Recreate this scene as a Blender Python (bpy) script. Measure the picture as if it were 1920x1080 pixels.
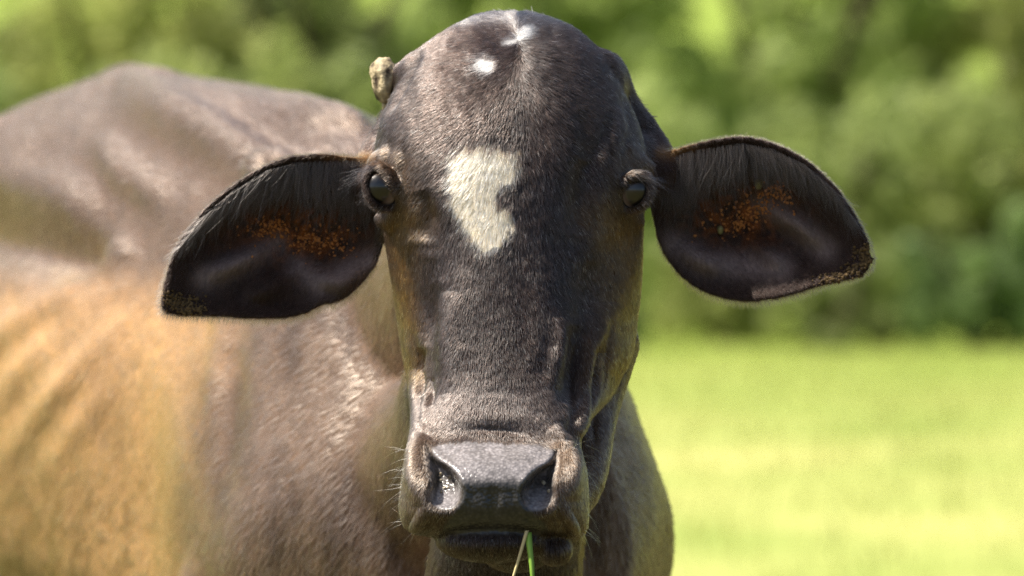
import bpy, math, random
import numpy as np
from mathutils import Vector

for o in list(bpy.data.objects): bpy.data.objects.remove(o)
sc = bpy.context.scene
C = sc.collection
rng = np.random.default_rng(7)
random.seed(7)

# ------------------------------------------------------------------ camera, sky, sun, exposure
DIST, ZC = 5.0, 1.05          # metres from lens to the cow's face, lens height
PX = 1.0 / 1920.0             # metres per photo pixel at the face
cam = bpy.data.cameras.new('camera'); camo = bpy.data.objects.new('camera', cam); C.objects.link(camo)
camo.location = (0, -DIST, ZC); camo.rotation_euler = (math.radians(90), 0, 0)
cam.sensor_width = 36; cam.lens = 180; cam.clip_start = 0.1; cam.clip_end = 2000
cam.dof.use_dof = True; cam.dof.focus_distance = 4.95; cam.dof.aperture_fstop = 5.2
sc.camera = camo
SUN_EL, SUN_AZ = math.radians(58), math.radians(-91)      # azimuth from +Y, negative = left of the cow
world = bpy.data.worlds.new('World'); sc.world = world; world.use_nodes = True
wn = world.node_tree
bg = wn.nodes['Background']
sky = wn.nodes.new('ShaderNodeTexSky'); sky.sky_type = 'NISHITA'; sky.sun_disc = False
sky.sun_elevation = SUN_EL; sky.sun_rotation = SUN_AZ
sky.air_density = 1.0; sky.dust_density = 2.5; sky.ozone_density = 0.8
wn.links.new(sky.outputs[0], bg.inputs[0]); bg.inputs[1].default_value = 0.075
sd = bpy.data.lights.new('sun', 'SUN'); sd.energy = 5.0; sd.angle = math.radians(0.5); sd.color = (1.0, 0.94, 0.84)
so = bpy.data.objects.new('sun', sd); C.objects.link(so)
sdir = Vector((math.sin(SUN_AZ) * math.cos(SUN_EL), math.cos(SUN_AZ) * math.cos(SUN_EL), math.sin(SUN_EL)))
so.rotation_euler = sdir.to_track_quat('Z', 'Y').to_euler()
sc.view_settings.view_transform = 'Standard'; sc.view_settings.look = 'None'
sc.view_settings.gamma = 1; sc.view_settings.use_curve_mapping = False
sc.view_settings.exposure = 0.9
sc.cycles.use_denoising = True
sc.cycles.denoising_prefilter = 'NONE'
sc.cycles.max_bounces = 8
try: sc.cycles_curves.shape = 'RIBBONS'
except Exception: pass

# ------------------------------------------------------------------ helpers
def W(px, py, y):
    px = np.asarray(px, float); py = np.asarray(py, float); y = np.asarray(y, float)
    k = PX * (DIST + y) / DIST
    return np.stack(np.broadcast_arrays((px - 960) * k, y, ZC + (540 - py) * k), -1)
def toP(co):
    k = PX * (DIST + co[:, 1]) / DIST
    return 960 + co[:, 0] / k, 540 - (co[:, 2] - ZC) / k
def smooth01(a, b, x):
    t = np.clip((x - a) / (b - a), 0, 1); return t * t * (3 - 2 * t)
def pdist(x, y, pts):
    """distance to a polyline and the fraction along it"""
    pts = np.asarray(pts, float); best = np.full(x.shape, 1e9); fr = np.zeros(x.shape)
    n = len(pts) - 1
    for i in range(n):
        a, b = pts[i][:2], pts[i + 1][:2]; d = b - a; L2 = max((d ** 2).sum(), 1e-9)
        t = np.clip(((x - a[0]) * d[0] + (y - a[1]) * d[1]) / L2, 0, 1)
        dd = np.hypot(x - a[0] - t * d[0], y - a[1] - t * d[1])
        m = dd < best; best = np.where(m, dd, best); fr = np.where(m, (i + t) / n, fr)
    return best, fr
def stroke(x, y, pts, sig, taper=False):
    d, f = pdist(x, y, pts); g = np.exp(-(d / sig) ** 2)
    if taper: g = g * np.sin(np.clip(f, 0.02, 0.98) * np.pi) ** 0.7
    return g
def blob(x, y, cx, cy, sx, sy):
    return np.exp(-((x - cx) / sx) ** 2 - ((y - cy) / sy) ** 2)
def polysd(x, y, poly):
    """signed distance to a closed polygon, negative inside"""
    p = np.asarray(poly, float); d, _ = pdist(x, y, np.vstack([p, p[:1]]))
    ins = np.zeros(x.shape, bool); j = len(p) - 1
    for i in range(len(p)):
        c = (p[i, 1] > y) != (p[j, 1] > y)
        xi = (p[j, 0] - p[i, 0]) * (y - p[i, 1]) / (p[j, 1] - p[i, 1] + 1e-12) + p[i, 0]
        ins ^= c & (x < xi); j = i
    return np.where(ins, -d, d)
_tab = rng.random((64, 64, 64))
def vnoise(x, y, z=0.0):
    x, y, z = np.broadcast_arrays(np.asarray(x, float), y, z)
    xi, yi, zi = np.floor(x).astype(int), np.floor(y).astype(int), np.floor(z).astype(int)
    u, v, w = x - xi, y - yi, z - zi
    u, v, w = [t * t * (3 - 2 * t) for t in (u, v, w)]
    r = 0
    for a in (0, 1):
        for b in (0, 1):
            for c in (0, 1):
                r = r + _tab[(xi + a) & 63, (yi + b) & 63, (zi + c) & 63] * (u if a else 1 - u) * (v if b else 1 - v) * (w if c else 1 - w)
    return r
def fbm(x, y, z=0.0, o=4):
    r, a, n = 0, 0.5, 0
    for i in range(o):
        r = r + a * vnoise(np.asarray(x) * 2 ** i + 7.3 * i, np.asarray(y) * 2 ** i + 3.1 * i, np.asarray(z) * 2 ** i); n += a; a *= 0.5
    return r / n
def interp(tab, x):
    t = np.asarray(tab, float)
    # smooth (monotone cubic) interpolation of a table
    xs, ys = t[:, 0], t[:, 1]; h = np.diff(xs); d = np.diff(ys) / h
    m = np.zeros(len(xs)); m[1:-1] = np.where(d[:-1] * d[1:] > 0, 2 * d[:-1] * d[1:] / (d[:-1] + d[1:] + 1e-12), 0); m[0], m[-1] = d[0], d[-1]
    x = np.clip(x, xs[0], xs[-1]); i = np.clip(np.searchsorted(xs, x) - 1, 0, len(h) - 1)
    s = (x - xs[i]) / h[i]
    return (2*s**3-3*s**2+1)*ys[i] + (s**3-2*s**2+s)*h[i]*m[i] + (-2*s**3+3*s**2)*ys[i+1] + (s**3-s**2)*h[i]*m[i+1]

class Shells:
    """collects closed clay shells that are fused into one skin"""
    def __init__(s): s.v, s.f, s.n = [], [], 0
    def add(s, v, f):
        s.v.append(np.asarray(v, float)); s.f += [[i + s.n for i in q] for q in f]; s.n += len(v)
    def loft(s, rings):
        """rings: (R, N, 3); closed around, capped at both ends"""
        R, N = rings.shape[:2]; f = []
        for i in range(R - 1):
            for j in range(N):
                k = (j + 1) % N; f.append([i*N+j, i*N+k, (i+1)*N+k, (i+1)*N+j])
        v = np.vstack([rings.reshape(-1, 3), rings[0].mean(0), rings[-1].mean(0)])
        for j in range(N):
            k = (j + 1) % N; f.append([R*N, k, j]); f.append([R*N+1, (R-1)*N+j, (R-1)*N+k])
        s.add(v, f)
    def tube(s, pts, rad, N=14, sub=6, squash=None):
        pts = np.asarray(pts, float); rad = np.asarray(rad, float); n = len(pts)
        t = np.linspace(0, n - 1, (n - 1) * sub + 1); idx = np.arange(n)
        P = np.stack([interp(np.stack([idx, pts[:, k]], 1), t) for k in range(3)], 1); r = interp(np.stack([idx, rad], 1), t)
        T = np.gradient(P, axis=0); T /= np.linalg.norm(T, axis=1)[:, None] + 1e-9
        up = np.array([0.13, 0.31, 0.94]); A = np.cross(T, up); A /= np.linalg.norm(A, axis=1)[:, None] + 1e-9; B = np.cross(T, A)
        # rounded ends
        ends = [(-0.86, .5), (-.5, .86)]; 
        Pn = [P[0] + T[0] * r[0] * e for e, _ in ends] + list(P) + [P[-1] - T[-1] * r[-1] * e for e, _ in ends[::-1]]
        rn = [r[0] * q for _, q in ends] + list(r) + [r[-1] * q for _, q in ends[::-1]]
        An = [A[0]] * 2 + list(A) + [A[-1]] * 2; Bn = [B[0]] * 2 + list(B) + [B[-1]] * 2
        a = np.linspace(0, 2 * np.pi, N, endpoint=False)
        sq = squash or (1, 1)
        rings = np.stack([p + q * (np.cos(a)[:, None] * u * sq[0] + np.sin(a)[:, None] * w * sq[1]) for p, q, u, w in zip(Pn, rn, An, Bn)])
        s.loft(rings)
    def ellipsoid(s, c, r, rot=None, N=20, M=14):
        a = np.linspace(0, 2*np.pi, N, endpoint=False); rings = []
        for b in np.linspace(0.12, np.pi - 0.12, M):
            rings.append(np.stack([np.sin(b)*np.cos(a), np.sin(b)*np.sin(a), np.full(N, np.cos(b))], 1))
        q = np.array(rings) * np.asarray(r)
        if rot is not None: q = q @ np.asarray(rot).T
        s.loft(q + np.asarray(c))

def new_mesh(name, v, f, mat=None, parent=None, smooth=True):
    me = bpy.data.meshes.new(name); me.from_pydata([tuple(p) for p in v], [], [tuple(q) for q in f]); me.update()
    if smooth: me.polygons.foreach_set('use_smooth', [True] * len(me.polygons))
    o = bpy.data.objects.new(name, me); C.objects.link(o)
    if mat: me.materials.append(mat)
    if parent: o.parent = parent
    return o
def tag(o, label=None, cat=None, group=None, kind=None):
    if label: o['label'] = label
    if cat: o['category'] = cat
    if group: o['group'] = group
    if kind: o['kind'] = kind
    return o

# ------------------------------------------------------------------ materials
def mat_new(name):
    m = bpy.data.materials.new(name); m.use_nodes = True; nt = m.node_tree
    return m, nt, nt.nodes['Principled BSDF']
def nd(nt, typ, **kw):
    n = nt.nodes.new(typ)
    for k, v in kw.items():
        if k.startswith('i_'): n.inputs[k[2:].replace('_', ' ')].default_value = v
        else: setattr(n, k, v)
    return n
def noise_bump(nt, b, scale, strength, dist, detail=4, stretch=None, chain=None):
    tc = nd(nt, 'ShaderNodeTexCoord'); nz = nd(nt, 'ShaderNodeTexNoise'); nz.inputs['Scale'].default_value = scale; nz.inputs['Detail'].default_value = detail
    src = tc.outputs['Object']
    if stretch:
        mp = nd(nt, 'ShaderNodeMapping'); mp.inputs['Scale'].default_value = stretch; nt.links.new(src, mp.inputs[0]); src = mp.outputs[0]
    nt.links.new(src, nz.inputs['Vector'])
    bp = nd(nt, 'ShaderNodeBump'); bp.inputs['Strength'].default_value = strength; bp.inputs['Distance'].default_value = dist
    nt.links.new(nz.outputs[0], bp.inputs['Height'])
    if chain: nt.links.new(chain.outputs[0], bp.inputs['Normal'])
    nt.links.new(bp.outputs[0], b.inputs['Normal']); return bp, nz

def hide_material():
    m, nt, b = mat_new('cow_hide')
    at = nd(nt, 'ShaderNodeAttribute', attribute_name='col'); wet = nd(nt, 'ShaderNodeAttribute', attribute_name='wet')
    tc = nd(nt, 'ShaderNodeTexCoord')
    nz = nd(nt, 'ShaderNodeTexNoise'); nz.inputs['Scale'].default_value = 260; nz.inputs['Detail'].default_value = 3
    mp = nd(nt, 'ShaderNodeMapping'); mp.inputs['Scale'].default_value = (1, 1, .35); nt.links.new(tc.outputs['Object'], mp.inputs[0]); nt.links.new(mp.outputs[0], nz.inputs['Vector'])
    mr = nd(nt, 'ShaderNodeMapRange'); mr.inputs[1].default_value = .3; mr.inputs[2].default_value = .7; mr.inputs[3].default_value = .72; mr.inputs[4].default_value = 1.28
    nt.links.new(nz.outputs[0], mr.inputs[0])
    mx = nd(nt, 'ShaderNodeVectorMath', operation='SCALE'); nt.links.new(at.outputs['Color'], mx.inputs[0]); nt.links.new(mr.outputs[0], mx.inputs['Scale'])
    vo = nd(nt, 'ShaderNodeTexVoronoi'); vo.inputs['Scale'].default_value = 300; nt.links.new(tc.outputs['Object'], vo.inputs['Vector'])
    vm = nd(nt, 'ShaderNodeMapRange'); vm.inputs[1].default_value = .15; vm.inputs[2].default_value = .65; vm.inputs[3].default_value = 1.25; vm.inputs[4].default_value = .75; nt.links.new(vo.outputs['Distance'], vm.inputs[0])
    vw = nd(nt, 'ShaderNodeMix'); vw.inputs[2].default_value = 1; nt.links.new(wet.outputs['Fac'], vw.inputs[0]); nt.links.new(vm.outputs[0], vw.inputs[3])
    mx2 = nd(nt, 'ShaderNodeVectorMath', operation='SCALE'); nt.links.new(mx.outputs[0], mx2.inputs[0]); nt.links.new(vw.outputs[0], mx2.inputs['Scale'])
    nt.links.new(mx2.outputs[0], b.inputs['Base Color'])
    rr = nd(nt, 'ShaderNodeMapRange'); rr.inputs[3].default_value = .5; rr.inputs[4].default_value = .22
    dull = nd(nt, 'ShaderNodeAttribute', attribute_name='dull'); ra_ = nd(nt, 'ShaderNodeMath', operation='MULTIPLY_ADD'); ra_.inputs[1].default_value = .25; nt.links.new(dull.outputs['Fac'], ra_.inputs[0]); nt.links.new(rr.outputs[0], ra_.inputs[2])
    nt.links.new(wet.outputs['Fac'], rr.inputs[0]); nt.links.new(ra_.outputs[0], b.inputs['Roughness'])
    sl = nd(nt, 'ShaderNodeMapRange'); sl.inputs[3].default_value = .12; sl.inputs[4].default_value = .5; nt.links.new(wet.outputs['Fac'], sl.inputs[0]); nt.links.new(sl.outputs[0], b.inputs['Specular IOR Level'])
    sh = nd(nt, 'ShaderNodeMapRange'); sh.inputs[3].default_value = .08; sh.inputs[4].default_value = 0
    nt.links.new(wet.outputs['Fac'], sh.inputs[0]); nt.links.new(sh.outputs[0], b.inputs['Sheen Weight'])
    b.inputs['Sheen Roughness'].default_value = .4
    bp, _ = noise_bump(nt, b, 420, .35, .0012, 3, (1, 1, .4))
    # nose leather: pebbled cells where it is moist
    inv = nd(nt, 'ShaderNodeMath', operation='MULTIPLY'); nt.links.new(vo.outputs['Distance'], inv.inputs[0]); nt.links.new(wet.outputs['Fac'], inv.inputs[1])
    b2 = nd(nt, 'ShaderNodeBump', invert=True); b2.inputs['Strength'].default_value = .4; b2.inputs['Distance'].default_value = .0013
    nt.links.new(inv.outputs[0], b2.inputs['Height']); nt.links.new(bp.outputs[0], b2.inputs['Normal']); nt.links.new(b2.outputs[0], b.inputs['Normal'])
    return m
def fur_material():
    m = bpy.data.materials.new('cow_fur'); m.use_nodes = True; nt = m.node_tree
    for n in list(nt.nodes): nt.nodes.remove(n)
    out = nd(nt, 'ShaderNodeOutputMaterial'); h = nd(nt, 'ShaderNodeBsdfHairPrincipled')
    at = nd(nt, 'ShaderNodeAttribute', attribute_name='col')
    nt.links.new(at.outputs['Color'], h.inputs['Color'])
    h.inputs['Roughness'].default_value = .27; h.inputs['Radial Roughness'].default_value = .5; h.inputs['IOR'].default_value = 1.55
    nt.links.new(h.outputs[0], out.inputs['Surface']); return m
M = {'hide': hide_material(), 'fur': fur_material(), 'ear_fur': fur_material()}
M['ear_fur'].name = 'ear_fur'
for n_ in M['ear_fur'].node_tree.nodes:
    if n_.type == 'BSDF_HAIR_PRINCIPLED': n_.inputs['IOR'].default_value = 1.3
def simple(name, col, rough, spec=.5, bump=None, noise=None):
    m, nt, b = mat_new(name); b.inputs['Base Color'].default_value = (*col, 1); b.inputs['Roughness'].default_value = rough; b.inputs['Specular IOR Level'].default_value = spec
    if bump:
        _, nz = noise_bump(nt, b, *bump)
        if noise:
            cr = nd(nt, 'ShaderNodeValToRGB'); cr.color_ramp.elements[0].color = (*noise, 1); cr.color_ramp.elements[1].color = (*col, 1)
            cr.color_ramp.elements[0].position = .35; cr.color_ramp.elements[1].position = .6
            nt.links.new(nz.outputs[0], cr.inputs[0]); nt.links.new(cr.outputs[0], b.inputs['Base Color'])
    M[name] = m; return m
simple('horn', (.52, .42, .25), .6, .4, (90, .9, .006), (.05, .03, .015))
simple('wax', (.60, .24, .06), .5, .5, (300, .3, .001), (.24, .07, .012))
simple('mud', (.16, .10, .04), .8, .3, (300, .6, .002), (.04, .025, .012))
simple('straw', (.62, .5, .24), .6)
simple('blade', (.24, .42, .05), .5)
simple('tick', (.22, .20, .08), .35, .5, (120, .2, .001), (.10, .09, .03))
simple('nostril_crust', (.62, .55, .42), .6, .4, (260, .8, .003), (.25, .18, .10))

# ------------------------------------------------------------------ the cow: clay shells
sh = Shells()
LEFT = [(14, 925), (20, 900), (30, 878), (45, 850), (60, 826), (80, 800), (100, 783), (130, 762), (150, 750), (180, 735), (210, 722), (250, 711), (290, 705), (330, 708), (370, 712), (400, 716), (450, 723), (500, 731), (550, 739), (600, 746), (650, 753), (700, 762), (740, 768), (775, 771), (800, 770), (830, 766), (860, 760), (900, 754), (950, 749), (985, 757), (1000, 780), (1007, 815)]
RIGHT = [(14, 985), (20, 1010), (30, 1040), (45, 1070), (60, 1090), (80, 1110), (100, 1127), (130, 1146), (150, 1158), (180, 1172), (210, 1186), (250, 1200), (290, 1208), (330, 1208), (370, 1206), (400, 1206), (450, 1204), (500, 1203), (550, 1200), (600, 1194), (650, 1188), (680, 1180), (700, 1168), (740, 1148), (775, 1118), (800, 1098), (830, 1088), (860, 1094), (900, 1101), (950, 1103), (985, 1101), (1000, 1096), (1007, 1085)]
MIDC = [(14, 955), (100, 957), (300, 950), (500, 938), (700, 930), (850, 925), (1007, 925)]
YMID = [(14, .15), (20, .128), (30, .112), (45, .094), (60, .080), (100, .052), (150, .028), (220, .006), (300, -.008), (400, -.022), (500, -.036), (600, -.052), (700, -.072), (780, -.092), (822, -.103), (840, -.113), (862, -.130), (888, -.149), (912, -.1585), (950, -.161), (980, -.152), (1000, -.132), (1007, -.105)]
YEDGE = [(14, .165), (30, .150), (60, .140), (150, .125), (300, .100), (360, .090), (450, .110), (600, .095), (680, .070), (740, .03), (780, -.02), (830, -.06), (900, -.085), (950, -.09), (1000, -.09), (1007, -.08)]
NEXP = [(14, 2), (100, 2.2), (300, 2.3), (380, 2.2), (450, 2.0), (700, 2.1), (780, 2.4), (840, 2.5), (950, 2.6), (1007, 2.4)]
DBACK = [(14, .02), (60, .06), (150, .10), (350, .12), (600, .10), (750, .08), (850, .06), (1007, .04)]
rows = np.concatenate([np.linspace(14, 60, 14), np.linspace(66, 1007, 150)])
height = lambda v: np.where(v < 100, 23 + (v - 14) * 77 / 86, v)      # the coat adds the last few millimetres
NA = 160; ang = np.linspace(0, 2*np.pi, NA, endpoint=False); rings = []
for v in rows:
    L, R, c = interp(LEFT, v), interp(RIGHT, v), interp(MIDC, v); n = interp(NEXP, v); ym, ye, db = interp(YMID, v), interp(YEDGE, v), interp(DBACK, v)
    co, si = np.cos(ang), np.sin(ang); t = np.sign(co) * np.abs(co) ** (2/n)
    px = np.where(t > 0, c + t * (R - c), c + t * (c - L)); q = np.abs(si) ** (2/n)
    y = np.where(si > 0, ye - (ye - ym) * q, ye + db * q)
    rings.append(W(px, height(v), y))
sh.loft(np.array(rings))
# lower jaw, chin, lip lobe
sh.ellipsoid(W(925, 1012, -.098), (.056, .05, .022))
sh.ellipsoid(W(1040, 1030, -.104), (.017, .020, .016))
sh.tube(W([925, 960, 985, 1000], [1010, 985, 850, 700], [-.075, -.04, .07, .16]), [.024, .05, .075, .085], N=24)
sh.tube(W([1010, 1085, 1100, 1120], [990, 900, 780, 640], [-.03, .01, .06, .12]), [.022, .026, .030, .042], N=18)
sh.tube(W([880, 840, 845, 845], [990, 860, 760, 640], [-.03, .01, .06, .12]), [.022, .03, .034, .045], N=18)
# horn bases and skin running from poll to ears
sh.tube(W([775, 752, 741], [152, 152, 152], [.15, .162, .166]), [.024, .019, .014])
sh.ellipsoid(W(790, 152, .135), (.025, .035, .032)); sh.ellipsoid(W(1126, 158, .135), (.026, .035, .036))
sh.tube(W([1130, 1150, 1190, 1235], [140, 200, 262, 305], [.15, .165, .165, .14]), [.026, .026, .028, .020])
sh.tube(W([800, 775, 735, 690], [140, 205, 275, 320], [.15, .165, .165, .14]), [.026, .026, .026, .018])
sh.tube(W([1140, 1185, 1240], [330, 320, 325], [.13, .14, .13]), [.05, .042, .026])
sh.tube(W([790, 735, 690], [340, 335, 345], [.13, .14, .13]), [.05, .042, .026])
# eyelids wrapped round the eyeballs
EYES = [dict(c=(716, 352), y=.044, r=.0205), dict(c=(1188, 358), y=.044, r=.0205)]
def on_eye(e, pts, lift):
    out = []
    for (x, y_) in pts:
        d = math.hypot(x - e['c'][0], y_ - e['c'][1]) * PX; rr = e['r'] + lift
        out.append(W(x, y_, e['y'] - math.sqrt(max(rr * rr - d * d, 0)) * (1 if d < rr else 0)))
    return np.array(out)
UPPER = [[(752, 383), (747, 362), (736, 336), (722, 316), (704, 311), (690, 322), (684, 342)],
         [(1152, 388), (1157, 362), (1168, 342), (1184, 330), (1202, 328), (1216, 336), (1220, 352)]]
LOWER = [[(752, 383), (740, 389), (724, 391), (706, 386), (692, 372), (685, 352)],
         [(1152, 388), (1166, 393), (1184, 395), (1200, 388), (1212, 374), (1219, 354)]]
for e, u, l in zip(EYES, UPPER, LOWER):
    sh.tube(on_eye(e, u, .0035), [.0035, .004, .0045, .005, .0052, .005, .004], N=12)
    sh.tube(on_eye(e, l, .003), [.0035, .004, .0042, .0042, .004, .004], N=12)
# brow bulges and the sides of the eye sockets
sh.tube(W([765, 735, 712, 700], [302, 300, 306, 320], [.040, .058, .072, .082]), [.015, .014, .012, .009])
sh.tube(W([1140, 1172, 1200, 1216], [312, 309, 314, 330], [.040, .058, .072, .082]), [.015, .015, .013, .010])
sh.tube(W([752, 738, 722], [400, 410, 408], [.048, .060, .072]), [.012, .012, .010])
sh.tube(W([1155, 1172, 1190], [405, 415, 413], [.048, .060, .072]), [.012, .012, .010])
# ears: cupped leaves with a rolled rim
EARL = [(722, 306), (690, 293), (640, 290), (590, 288), (540, 293), (500, 308), (460, 330), (420, 358), (385, 390), (355, 425), (330, 460), (314, 500), (305, 540), (301, 575), (307, 587), (330, 592), (380, 593), (430, 596), (490, 599), (540, 597), (575, 589), (598, 576), (607, 570), (622, 571), (650, 560), (680, 532), (705, 500), (718, 465), (722, 430), (726, 390)]
EARR = [(1215, 296), (1240, 285), (1270, 277), (1310, 266), (1350, 258), (1390, 254), (1430, 260), (1470, 275), (1510, 297), (1545, 325), (1575, 358), (1600, 395), (1620, 430), (1634, 462), (1641, 485), (1635, 505), (1615, 519), (1590, 526), (1560, 531), (1535, 538), (1500, 550), (1460, 560), (1415, 567), (1370, 564), (1330, 553), (1300, 538), (1270, 513), (1245, 480), (1230, 445), (1222, 415), (1216, 380)]
EARC = [(545, 440), (1400, 415)]
def ear_y(k, px, py):
    """depth of the flat of the ear: base at the skull, tip swung a little forward"""
    base = 720 if k == 0 else 1220; s = np.clip(np.abs(px - base) / 420, 0, 1)
    return .128 - .075 * s + .03 * s * s - .00004 * (430 - py)
def ear_ridges(k, px, py):
    g = 0
    if k == 0:
        for p, a, sg in (([(520, 455), (450, 490), (385, 520)], .019, 18), ([(560, 500), (500, 545), (470, 560)], .012, 15), ([(590, 520), (640, 530), (690, 490)], .017, 19), ([(590, 565), (500, 575), (420, 560)], -.003, 14), ([(470, 530), (430, 565)], -.004, 12)): g = g + a * stroke(px, py, p, sg, True)
    else:
        for p, a, sg in (([(1430, 385), (1490, 420), (1545, 465)], .019, 18), ([(1390, 440), (1440, 475), (1470, 500)], .013, 15), ([(1265, 455), (1310, 485), (1360, 505)], .017, 21), ([(1480, 470), (1520, 490)], -.004, 12), ([(1360, 440), (1400, 490)], -.003, 12)): g = g + a * stroke(px, py, p, sg, True)
    return g
def ear_front(k, px, py, r):
    cup = .046 * (1 - r ** 1.7) * (1 - .55 * smooth01(430, 560, py)) - .004 * np.exp(-((r - .95) / .08) ** 2)
    return ear_y(k, px, py) + cup - ear_ridges(k, px, py)
def resample(poly, n):
    p = np.vstack([poly, poly[:1]]).astype(float); d = np.r_[0, np.cumsum(np.hypot(*np.diff(p, axis=0).T))]
    t = np.linspace(0, d[-1], n, endpoint=False); return np.stack([np.interp(t, d, p[:, i]) for i in (0, 1)], 1)
for k, poly in enumerate((EARL, EARR)):
    o = resample(np.array(poly), 150); cx, cy = EARC[k]
    rr = np.linspace(.04, 1, 34); ring = []
    for r in rr:
        px, py = cx + (o[:, 0] - cx) * r, cy + (o[:, 1] - cy) * r
        ring.append(W(px, py, ear_front(k, px, py, r)))
    for r in rr[::-1]:
        px, py = cx + (o[:, 0] - cx) * r, cy + (o[:, 1] - cy) * r
        ring.append(W(px, py, ear_front(k, px, py, r) + .0085 * (1 - r ** 8) + .0042))
    sh.loft(np.array(ring))

# neck, dewlap and body
sh.tube([W(955, 330, .13), W(948, 370, .20), W(935, 480, .34), W(890, 540, .55), W(790, 540, .80)], [.085, .10, .118, .135, .15], N=30, squash=(.92, 1.12))
sh.tube([W(965, 640, .14), W(950, 740, .19), W(930, 800, .28), W(900, 860, .42), W(860, 900, .6)], [.09, .105, .105, .12, .15], N=26)
sh.tube([W(975, 830, .16), W(955, 1000, .18), W(930, 1200, .28), W(900, 1350, .45)], [.066, .075, .085, .10], N=22, squash=(1.0, 1.0))
def axis(y): return -0.05 - 0.30 * (y - .6)
lat = np.array([.957, .29, 0])
BODY = [(.44, [(.96, .02), (.88, .10), (.76, .14), (.66, .10), (.60, .02)]),
        (.53, [(1.08, .03), (.97, .13), (.80, .20), (.68, .17), (.58, .03)]),
        (.70, [(1.16, .04), (1.10, .13), (.95, .21), (.75, .265), (.62, .21), (.50, .04)]),
        (.85, [(1.18, .04), (1.11, .12), (1.02, .20), (.82, .262), (.65, .25), (.50, .06)]),
        (1.02, [(1.225, .04), (1.195, .10), (1.10, .185), (.90, .25), (.70, .25), (.55, .15), (.49, .03)]),
        (1.30, [(1.280, .04), (1.245, .12), (1.12, .23), (.92, .315), (.72, .30), (.56, .15), (.51, .03)]),
        (1.65, [(1.310, .05), (1.27, .15), (1.16, .265), (.95, .355), (.75, .34), (.58, .18), (.53, .03)]),
        (1.95, [(1.332, .05), (1.295, .15), (1.23, .25), (1.08, .29), (.90, .345), (.70, .29), (.58, .12), (.55, .03)]),
        (2.20, [(1.348, .05), (1.305, .16), (1.235, .26), (1.14, .26), (.95, .29), (.75, .25), (.63, .1), (.60, .03)]),
        (2.45, [(1.315, .04), (1.28, .12), (1.20, .20), (1.00, .24), (.80, .20), (.68, .05)]),
        (2.68, [(1.31, .03), (1.22, .09), (1.02, .14), (.86, .08)])]
ys = np.array([b[0] for b in BODY]); NP = 40; prof = []
for y0, pr in BODY:
    p = np.array(pr[::-1]); tz = np.linspace(0, 1, NP); zs = p[0, 0] + (p[-1, 0] - p[0, 0]) * (0.5 - 0.5 * np.cos(np.pi * tz))
    prof.append(np.stack([interp(p, zs), zs], 1))
prof = np.array(prof); yy = np.linspace(ys[0], ys[-1], 70); rings = []
for y in yy:
    half = np.stack([[interp(np.stack([ys, prof[:, i, k]], 1), np.array([y]))[0] for k in (0, 1)] for i in range(NP)])
    w, z = half[:, 0], half[:, 1]
    R = np.vstack([np.stack([axis(y) + lat[0]*w, y + lat[1]*w, z], 1), np.stack([axis(y) - lat[0]*w, y - lat[1]*w, z], 1)[::-1]])
    rings.append(R)
sh.loft(np.array(rings))
def bp(y, u, z): return np.array([axis(y), y, z]) + lat * u
# shoulder blades, hump, hook bones, tail head
for s in (-1, 1):
    sh.tube([bp(1.0, s*.09, 1.17), bp(.88, s*.135, 1.00), bp(.77, s*.165, .80), bp(.78, s*.15, .62)], [.05, .08, .095, .10], N=20)
    sh.tube([bp(2.05, s*.17, 1.235), bp(2.16, s*.235, 1.235), bp(2.3, s*.22, 1.20)], [.035, .055, .06], N=16)
sh.tube([bp(1.02, 0, 1.15), bp(1.15, 0, 1.215), bp(1.3, 0, 1.23)], [.05, .058, .055], N=18)
sh.tube([bp(2.02, 0, 1.31), bp(2.24, 0, 1.318), bp(2.4, 0, 1.29)], [.04, .047, .05], N=16)
# legs with knees and hocks, hooves; tail with a switch
for s in (-1, 1):
    sh.tube([bp(.80, s*.17, .70), bp(.84, s*.165, .55), bp(.80, s*.15, .40), bp(.82, s*.15, .33), bp(.83, s*.15, .16), bp(.81, s*.15, .10), bp(.78, s*.15, .035)], [.11, .085, .055, .058, .036, .042, .05], N=18)
    sh.tube([bp(2.3, s*.15, .95), bp(2.2, s*.18, .74), bp(2.42, s*.16, .50), bp(2.52, s*.15, .40), bp(2.48, s*.15, .18), bp(2.46, s*.15, .10), bp(2.42, s*.15, .035)], [.16, .13, .075, .055, .038, .044, .05], N=18)
sh.tube([bp(2.55, 0, 1.26), bp(2.72, 0, 1.20), bp(2.76, 0, .95), bp(2.75, .02, .60), bp(2.75, .03, .40)], [.035, .032, .022, .03, .012], N=12)

# fuse the clay: finer near the head, coarser towards the rump
HC = W(950, 480, .05)
R0, KF = .36, .30
def warp(p, inv=False):
    d = p - HC; r = np.linalg.norm(d, axis=1)
    if not inv: g = np.where(r < R0, r, R0 + (r - R0) * KF)
    else: g = np.where(r < R0, r, R0 + (r - R0) / KF)
    return HC + d * (g / np.maximum(r, 1e-9))[:, None]
tmp = new_mesh('clay', warp(np.vstack(sh.v)), sh.f)
md = tmp.modifiers.new('fuse', 'REMESH'); md.mode = 'VOXEL'; md.voxel_size = .0024
body_me = bpy.data.meshes.new_from_object(tmp.evaluated_get(bpy.context.evaluated_depsgraph_get()))
bpy.data.objects.remove(tmp)
def get_co(me):
    a = np.empty(len(me.vertices) * 3); me.vertices.foreach_get('co', a); return a.reshape(-1, 3)
def get_no(me):
    a = np.empty(len(me.vertices) * 3); me.vertex_normals.foreach_get('vector', a); return a.reshape(-1, 3)
def set_co(me, c): me.vertices.foreach_set('co', np.ascontiguousarray(c).ravel()); me.update()
co = warp(get_co(body_me), True); set_co(body_me, co)
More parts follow.
